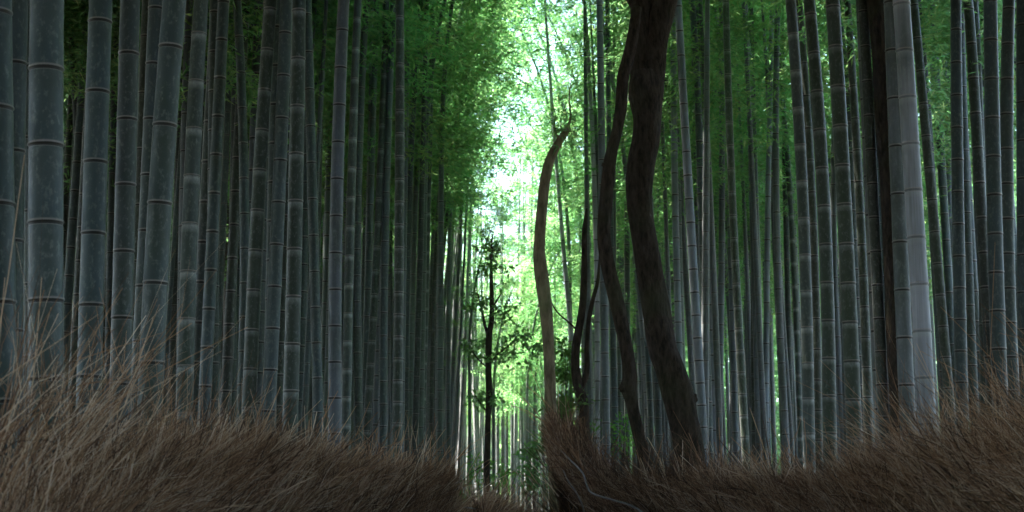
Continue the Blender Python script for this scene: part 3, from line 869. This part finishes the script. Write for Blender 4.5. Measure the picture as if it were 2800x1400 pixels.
# brown trunk in right grove
tree('brown_tree', 'blackish brown trunk standing behind the brightest pale bamboo in the right grove',
     [(2360, -420, 44), (2380, -200, 52), (2398, 0, 57), (2410, 150, 58), (2424, 350, 58), (2438, 550, 60), (2450, 800, 62), (2464, 1080, 66), (2468, 1230, 68)], 14.6, M_BARK, seed=31, sides=18,
     crown=[(at(2360, -420, 14.6), 1.5), (at(2290, -300, 15), 1.0), (at(2440, -330, 14), 1.0)])
# dark evergreen in the gap
DE = 23.0
ecl = []
for (cx, cy, cr, k) in [(1345, 690, 30, 7), (1330, 660, 22, 4), (1362, 740, 30, 6), (1335, 800, 45, 9), (1365, 845, 38, 8), (1300, 830, 34, 6), (1320, 740, 28, 4), (1440, 905, 40, 9), (1400, 930, 36, 8), (1450, 945, 28, 5), (1320, 965, 44, 9), (1375, 975, 40, 8), (1420, 985, 30, 4), (1300, 1085, 28, 6), (1345, 1095, 22, 3), (1462, 1235, 20, 4), (1470, 1210, 18, 3), (1290, 935, 24, 3)]:
    for _ in range((k + 1) // 2 + 1):
        ecl.append((at(cx + random.gauss(0, cr * 0.55), cy + random.gauss(0, cr * 0.4), DE + random.uniform(-0.8, 0.8)), random.uniform(0.08, 0.15)))
tree('evergreen_tree', 'dark thin evergreen tree with clumps of broad leaves in the bright gap',
     [(1346, 640, 4), (1343, 720, 9), (1345, 820, 12), (1343, 880, 15), (1337, 920, 18), (1336, 1000, 18), (1337, 1080, 17), (1334, 1180, 17), (1332, 1260, 17), (1330, 1360, 19)], DE, M_BARK, seed=41, sides=12,
     limbs=[[(1338, 925, 9), (1326, 890, 8), (1318, 850, 6), (1305, 800, 4)], [(1340, 990, 6), (1372, 960, 5), (1410, 930, 4), (1450, 915, 3)], [(1343, 850, 6), (1360, 820, 5), (1372, 800, 3)],
            [(1336, 1010, 5), (1310, 985, 4), (1290, 960, 3)], [(1334, 1130, 5), (1312, 1100, 4), (1298, 1080, 3)]],
     crown=ecl, leaf=(0.10, 0.045))

def shrub(label, blobs, d, dens, mat, leaf, name='shrub'):
    cl = []
    for (cx, cy, cr, k) in blobs:
        for _ in range(k):
            cl.append((at(cx + random.gauss(0, cr * 0.5), cy + random.gauss(0, cr * 0.5), d + random.uniform(-0.7, 0.7)), random.uniform(0.12, 0.26)))
    b = at(blobs[0][0], 1421, d); b[2] = 0
    t = thing(name, label, 'shrub', tuple(b))
    link('foliage', leaf_clump_mesh('foliage', [(c - b, r) for c, r in cl], dens, leaf, mat), t)
    st = []
    for c, r in cl[::2]:
        p0 = np.array([random.uniform(-.12, .12), random.uniform(-.12, .12), 0])
        P = spline([p0, (p0 + (c - b)) * 0.5 + [random.uniform(-.1, .1), 0, 0.1], c - b], 8)
        st.append(tube(P, np.linspace(0.012, 0.004, 8), 5))
    v, fs = join(st)
    link('stem', mesh_np('stem', v, fs, M_BARK, smooth=True), t)
shrub('bright green leafy shrub behind the lit slender trunk', [(1545, 1100, 30, 14), (1550, 1020, 26, 10), (1535, 1170, 28, 10), (1545, 950, 16, 4)], 24, 800, M_BUSH, (0.12, 0.05))
shrub('low dark leafed bush in the gap just left of the lit trunk', [(1462, 1235, 24, 8), (1440, 1290, 30, 8), (1470, 1330, 26, 6)], 26, 500, M_BROAD, (0.12, 0.05))
shrub('low bush behind the far brushwood fence beside the evergreen trunk', [(1300, 1290, 30, 8), (1370, 1310, 34, 9), (1280, 1350, 24, 6)], 28, 500, M_BUSH, (0.12, 0.045))
shrub('small bush at the foot of the narrow dark trunk', [(1705, 1150, 20, 7), (1650, 1165, 20, 4), (1715, 1215, 24, 6)], 21, 420, M_BUSH, (0.09, 0.03))

# ------------------------------------------------------------------ brushwood fences
def twigs(n, s_rng, curve, top_fn, zmin, lean_fwd, out, seed, face, up_extra, length=(0.22, 0.5), rad=0.0014, wild=0.36, thick=0.16, lvm=1.0, cap=None):
    """n thin twigs on a fence following curve (m,2); face=+1/-1 is the side of the path"""
    r = np.random.default_rng(seed)
    S = spline(np.asarray(curve, float), 200)
    seg = np.r_[0, np.cumsum(np.linalg.norm(np.diff(S, axis=0), axis=1))]
    s = r.uniform(s_rng[0], s_rng[1], n) * seg[-1]
    X = np.interp(s, seg, S[:, 0]); Y = np.interp(s, seg, S[:, 1])
    T = np.gradient(S, axis=0); T /= np.linalg.norm(T, axis=1)[:, None]
    TX = np.interp(s, seg, T[:, 0]); TY = np.interp(s, seg, T[:, 1])
    NX, NY = -TY * face, TX * face
    top = top_fn(s / seg[-1])
    h = 1 - r.random(n) ** 1.4
    z = zmin + h * (top - 0.06 - zmin)
    if cap:
        z = top - 0.06 - cap * (1 - h)
    off = r.normal(0, 1, n) * thick * 0.5
    prof = np.sqrt(np.clip(1 - ((z - (top - 0.25)) / 0.3).clip(0, 1) ** 2, 0.05, 1))
    off = np.where(r.random(n) < 0.6, thick * prof * r.uniform(0.75, 1.1, n), off * prof)
    p0 = np.stack([X + NX * off, Y + NY * off, z], 1)
    L = r.uniform(length[0], length[1], n) * up_extra(s / seg[-1], r)
    sw = 0.22 * np.sin(s * 9.0 + z * 7) + 0.16 * np.sin(s * 23.0 - z * 11 + 2)      # tufts
    L = L * (1 + 0.35 * np.sin(s * 14.0 + 1) * np.sin(s * 37.0))
    fw = r.normal(lean_fwd, wild, n) + sw; ou = r.normal(out, wild * 0.7, n)
    d = np.stack([TX * fw + NX * ou, TY * fw + NY * ou, np.full(n, 0.75) + r.normal(0, 0.12, n)], 1)
    d /= np.linalg.norm(d, axis=1)[:, None]
    bend = r.normal(0, 0.16, (n, 3)); bend[:, 2] -= 0.08
    K = 4
    pts = [p0 + d * (L * k / (K - 1))[:, None] + bend * (L * (k / (K - 1)) ** 2)[:, None] for k in range(K)]
    return np.stack(pts, 1), np.full(n, rad) * r.uniform(0.6, 1.7, n) ** 1.3, r.random(n) ** 1.6 * lvm

def twig_mesh(name, sets, mat):
    V, LV = [], []
    Fq = []
    off = 0
    for pts, rad, lv in sets:
        n, K, _ = pts.shape
        t = pts[:, -1] - pts[:, 0]; t /= np.linalg.norm(t, axis=1)[:, None] + 1e-9
        a_ = np.cross(t, [0.3, 0.9, 0.1]); a_ /= np.linalg.norm(a_, axis=1)[:, None] + 1e-9
        b_ = np.cross(t, a_)
        rr = rad[:, None] * np.linspace(1.0, 0.45, K)[None, :]
        ring = []
        for q in range(3):
            an = q * 2.0944
            ring.append(pts + rr[:, :, None] * (math.cos(an) * a_ + math.sin(an) * b_)[:, None, :])
        v = np.stack(ring, 2).reshape(-1, 3)       # n,K,3
        i = (np.arange(n)[:, None, None] * K * 3 + np.arange(K - 1)[None, :, None] * 3 + np.arange(3)[None, None, :])
        j = (np.arange(n)[:, None, None] * K * 3 + np.arange(K - 1)[None, :, None] * 3 + ((np.arange(3) + 1) % 3)[None, None, :])
        q = np.stack([i, j, j + 3, i + 3], -1).reshape(-1, 4)
        V.append(v); Fq.append(q + off); LV.append(np.repeat(lv, K * 3)); off += len(v)
    return mesh_np(name, np.concatenate(V), np.concatenate(Fq), mat, {'lv': np.concatenate(LV)}, smooth=True)

def side_twigs(pts, rad, lv, seed, frac=0.95):
    r = np.random.default_rng(seed)
    n = len(pts); idx = r.choice(n, int(n * frac), replace=False)
    k = r.integers(1, 3, len(idx))
    p0 = pts[idx, k]
    d = pts[idx, 3] - pts[idx, 0]; L = np.linalg.norm(d, axis=1)
    d = d / L[:, None] + r.normal(0, 0.38, (len(idx), 3)); d /= np.linalg.norm(d, axis=1)[:, None]
    L = L * r.uniform(0.25, 0.55, len(idx))
    out = np.stack([p0 + d * (L * q / 3)[:, None] for q in range(4)], 1)
    return out, rad[idx] * 0.65, np.clip(lv[idx] + r.normal(0, 0.1, len(idx)), 0, 1)

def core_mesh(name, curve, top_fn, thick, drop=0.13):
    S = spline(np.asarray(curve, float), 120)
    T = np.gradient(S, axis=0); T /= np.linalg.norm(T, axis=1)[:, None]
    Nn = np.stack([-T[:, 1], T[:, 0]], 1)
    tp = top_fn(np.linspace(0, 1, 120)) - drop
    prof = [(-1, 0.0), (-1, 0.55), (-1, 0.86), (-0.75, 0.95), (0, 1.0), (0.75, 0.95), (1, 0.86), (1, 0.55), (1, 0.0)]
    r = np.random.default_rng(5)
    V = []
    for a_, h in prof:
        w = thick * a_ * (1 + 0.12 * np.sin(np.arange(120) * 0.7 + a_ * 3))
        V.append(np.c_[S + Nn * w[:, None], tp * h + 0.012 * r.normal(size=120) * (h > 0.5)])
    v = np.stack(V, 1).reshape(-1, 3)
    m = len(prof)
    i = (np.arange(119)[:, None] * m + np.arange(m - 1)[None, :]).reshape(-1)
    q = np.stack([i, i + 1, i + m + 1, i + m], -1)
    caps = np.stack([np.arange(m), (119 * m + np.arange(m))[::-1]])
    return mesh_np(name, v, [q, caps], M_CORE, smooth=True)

def px_tube(rows, n=40, sides=8):
    P = np.array([list(at(x, y, d)) + [r * 0.72] for x, y, d, r in rows])
    S = spline(P, n)
    return tube(S[:, :3], S[:, 3], sides, lump=0.12, seed=int(rows[0][0]))

def fence(label, curve, top_fn, face, seed, specs, posts=True, branches=()):
    base = (curve[len(curve) // 2][0], curve[len(curve) // 2][1], 0)
    t = thing('brushwood_fence', label, 'fence', base, 'brushwood fences along the path')
    b = np.array(base)
    sets = []
    for k, kw in enumerate(specs):
        a_ = twigs(curve=curve, top_fn=top_fn, face=face, seed=seed + k, **kw)
        sets.append(a_)
        sets.append(side_twigs(*a_, seed=seed + 50 + k))
    sets = [(p - b, r_, l_) for p, r_, l_ in sets]
    link('brush', twig_mesh('brush', sets, M_TWIG), t)
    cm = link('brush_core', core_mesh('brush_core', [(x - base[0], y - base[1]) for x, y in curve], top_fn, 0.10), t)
    S = spline(np.asarray(curve, float), 60)
    T = np.gradient(S, axis=0); T /= np.linalg.norm(T, axis=1)[:, None]
    Nn = np.stack([-T[:, 1], T[:, 0]], 1) * face
    for z in (0.45, 1.0):
        P = np.c_[S + Nn * 0.20, np.full(60, z)] - b
        v, fs = tube(P, np.full(60, 0.022), 10)
        link('rail', mesh_np('rail', v, fs, M_POLE, smooth=True), t)
    for k in range(3, 60, 9):
        P = np.array([[*(S[k] - Nn[k] * 0.16), z] for z in np.linspace(0, 1.45, 6)]) - b
        v, fs = tube(P, np.full(6, 0.035), 10)
        link('post', mesh_np('post', v, fs, M_POLE, smooth=True), t)
    for rows in branches:
        v, fs = px_tube(rows)
        link('branch', mesh_np('branch', v - b, fs, M_POLE, smooth=True), t)
    return t

def topL(s):
    return 1.84 + 0.02 * np.clip((s - 0.88) / 0.08, 0, 1) - 0.37 * np.clip((0.74 - s) / 0.14, 0, 1) - 0.30 * np.clip((0.60 - s) / 0.10, 0, 1) + 0.03 * np.sin(s * 40) + 0.03 * np.sin(s * 17)
def topR(s):
    return 1.74 + 0.52 * np.clip(1 - s / 0.045, 0, 1) ** 1.3 + 0.03 * np.sin(s * 30) - 0.10 * np.clip((s - 0.28) / 0.1, 0, 1)
def topF(s):
    return 1.62 - 0.30 * s + 0.015 * np.sin(s * 60)
one = lambda s, r: np.ones_like(s)
lenL = lambda s, r: np.interp(s, [0.50, 0.58, 0.78, 1.0], [0.7, 0.85, 0.7, 0.40])
lenR = lambda s, r: np.interp(s, [0.0, 0.1, 0.25, 0.42], [0.42, 0.55, 0.75, 1.0])
def strayL(s, r):
    return 0.9 + 0.6 * np.clip(1 - np.abs(s - 0.56) / 0.10, 0, 1)
fence('brown brushwood fence along the left side of the path, twigs blown to the right', FENCE_L, topL, -1, 100, [
    dict(n=36000, s_rng=(0.47, 1.0), zmin=1.15, lean_fwd=0.55, out=0.12, up_extra=lenL, thick=0.20),
    dict(n=700, s_rng=(0.53, 0.80), zmin=1.7, lean_fwd=0.75, out=0.1, up_extra=strayL, thick=0.16, length=(0.4, 0.75), rad=0.0016, wild=0.35),
    dict(n=260, s_rng=(0.53, 0.66), zmin=1.8, lean_fwd=0.9, out=0.15, up_extra=strayL, thick=0.18, length=(0.35, 0.6), rad=0.0019, wild=0.3),
    dict(n=2600, s_rng=(0.5, 0.97), zmin=1.3, lean_fwd=0.35, out=0.25, up_extra=lenL, thick=0.24, rad=0.0023, wild=0.75, length=(0.15, 0.55)),
    dict(n=5000, s_rng=(0.0, 0.47), zmin=0.3, lean_fwd=0.5, out=0.1, up_extra=one, thick=0.18, rad=0.003),
    dict(n=5000, s_rng=(0.42, 1.0), zmin=0.1, lean_fwd=0.4, out=0.1, up_extra=one, thick=0.18, rad=0.003)],
    branches=[[(1243, 1384, 11.5, 0.010), (1275, 1388, 11.9, 0.009), (1300, 1391, 12.3, 0.008), (1335, 1400, 12.8, 0.007)]])
fence('brown brushwood fence on the right whose near end sweeps up by the lit trunk', FENCE_R, topR, -1, 300, [
    dict(n=15000, s_rng=(0.0, 0.12), cap=0.30, zmin=1.62, lean_fwd=-0.55, out=0.10, up_extra=lenR, thick=0.20, wild=0.18, length=(0.18, 0.36)),
    dict(n=2500, s_rng=(0.0, 0.12), zmin=1.0, lean_fwd=-0.2, out=0.05, up_extra=one, thick=0.15, lvm=0.12),
    dict(n=28000, s_rng=(0.10, 0.47), zmin=1.15, lean_fwd=-0.50, out=0.12, up_extra=lenR, thick=0.20),
    dict(n=2000, s_rng=(0.22, 0.50), zmin=1.75, lean_fwd=-0.7, out=0.1, up_extra=one, thick=0.16, length=(0.4, 0.7), rad=0.0016, wild=0.3),
    dict(n=600, s_rng=(0.34, 0.52), zmin=1.8, lean_fwd=-0.85, out=0.1, up_extra=one, thick=0.18, length=(0.5, 0.95), rad=0.0019, wild=0.3),
    dict(n=4000, s_rng=(0.0, 0.045), cap=0.26, zmin=1.75, lean_fwd=-0.35, out=0.1, up_extra=lenR, thick=0.17, wild=0.12, length=(0.25, 0.4)),
    dict(n=2400, s_rng=(0.06, 0.5), zmin=1.3, lean_fwd=-0.35, out=0.25, up_extra=lenR, thick=0.24, rad=0.0023, wild=0.75, length=(0.15, 0.55)),
    dict(n=4000, s_rng=(0.47, 1.0), zmin=0.3, lean_fwd=-0.5, out=0.1, up_extra=one, thick=0.18, rad=0.003),
    dict(n=5000, s_rng=(0.0, 0.5), zmin=0.1, lean_fwd=-0.4, out=0.1, up_extra=one, thick=0.18, rad=0.003)],
    branches=[[(1534, 1232, 10.95, 0.006), (1560, 1258, 10.8, 0.009), (1592, 1292, 10.6, 0.011), (1606, 1330, 10.5, 0.011), (1622, 1350, 10.4, 0.011), (1680, 1368, 10.2, 0.010), (1720, 1380, 10.0, 0.010), (1760, 1402, 9.9, 0.009)],
              [(1540, 1286, 10.9, 0.006), (1556, 1318, 10.8, 0.009), (1575, 1345, 10.7, 0.010), (1592, 1380, 10.6, 0.010), (1602, 1425, 10.5, 0.010)]])
fence('low far brushwood fence crossing the bend of the path in the bright gap', FENCE_F, topF, -1, 500, [
    dict(n=14000, s_rng=(0.0, 1.0), zmin=1.0, lean_fwd=0.05, out=0.25, up_extra=one, thick=0.16, length=(0.12, 0.24), wild=0.2),
    dict(n=3000, s_rng=(0.0, 1.0), zmin=0.1, lean_fwd=0.05, out=0.2, up_extra=one, thick=0.16, rad=0.003)])

# ------------------------------------------------------------------ lens glow of the bright gap, imitated by an added air volume
def glow_haze():
    x0, x1, y0, y1, z0, z1 = -330, 330, -310, 350, -1.5, 24
    v = np.array([[x, y, z] for x in (x0, x1) for y in (y0, y1) for z in (z0, z1)], float)
    q = np.array([[0, 1, 3, 2], [4, 6, 7, 5], [0, 4, 5, 1], [2, 3, 7, 6], [0, 2, 6, 4], [1, 5, 7, 3]])
    m = bpy.data.materials.new('glow_air'); m.use_nodes = True
    N, L = m.node_tree.nodes, m.node_tree.links
    N.remove(N['Principled BSDF'])
    pv = N.new('ShaderNodeVolumePrincipled')
    pv.inputs['Color'].default_value = (0.93, 0.97, 1.0, 1)
    pv.inputs['Density'].default_value = GLOW_HAZE
    pv.inputs['Anisotropy'].default_value = 0.35
    L.new(pv.outputs[0], N['Material Output'].inputs['Volume'])
    o = link('glow_haze', mesh_np('glow_haze', v, q, m))
    o['kind'] = 'stuff'
GLOW_HAZE = 0.0007
glow_haze()
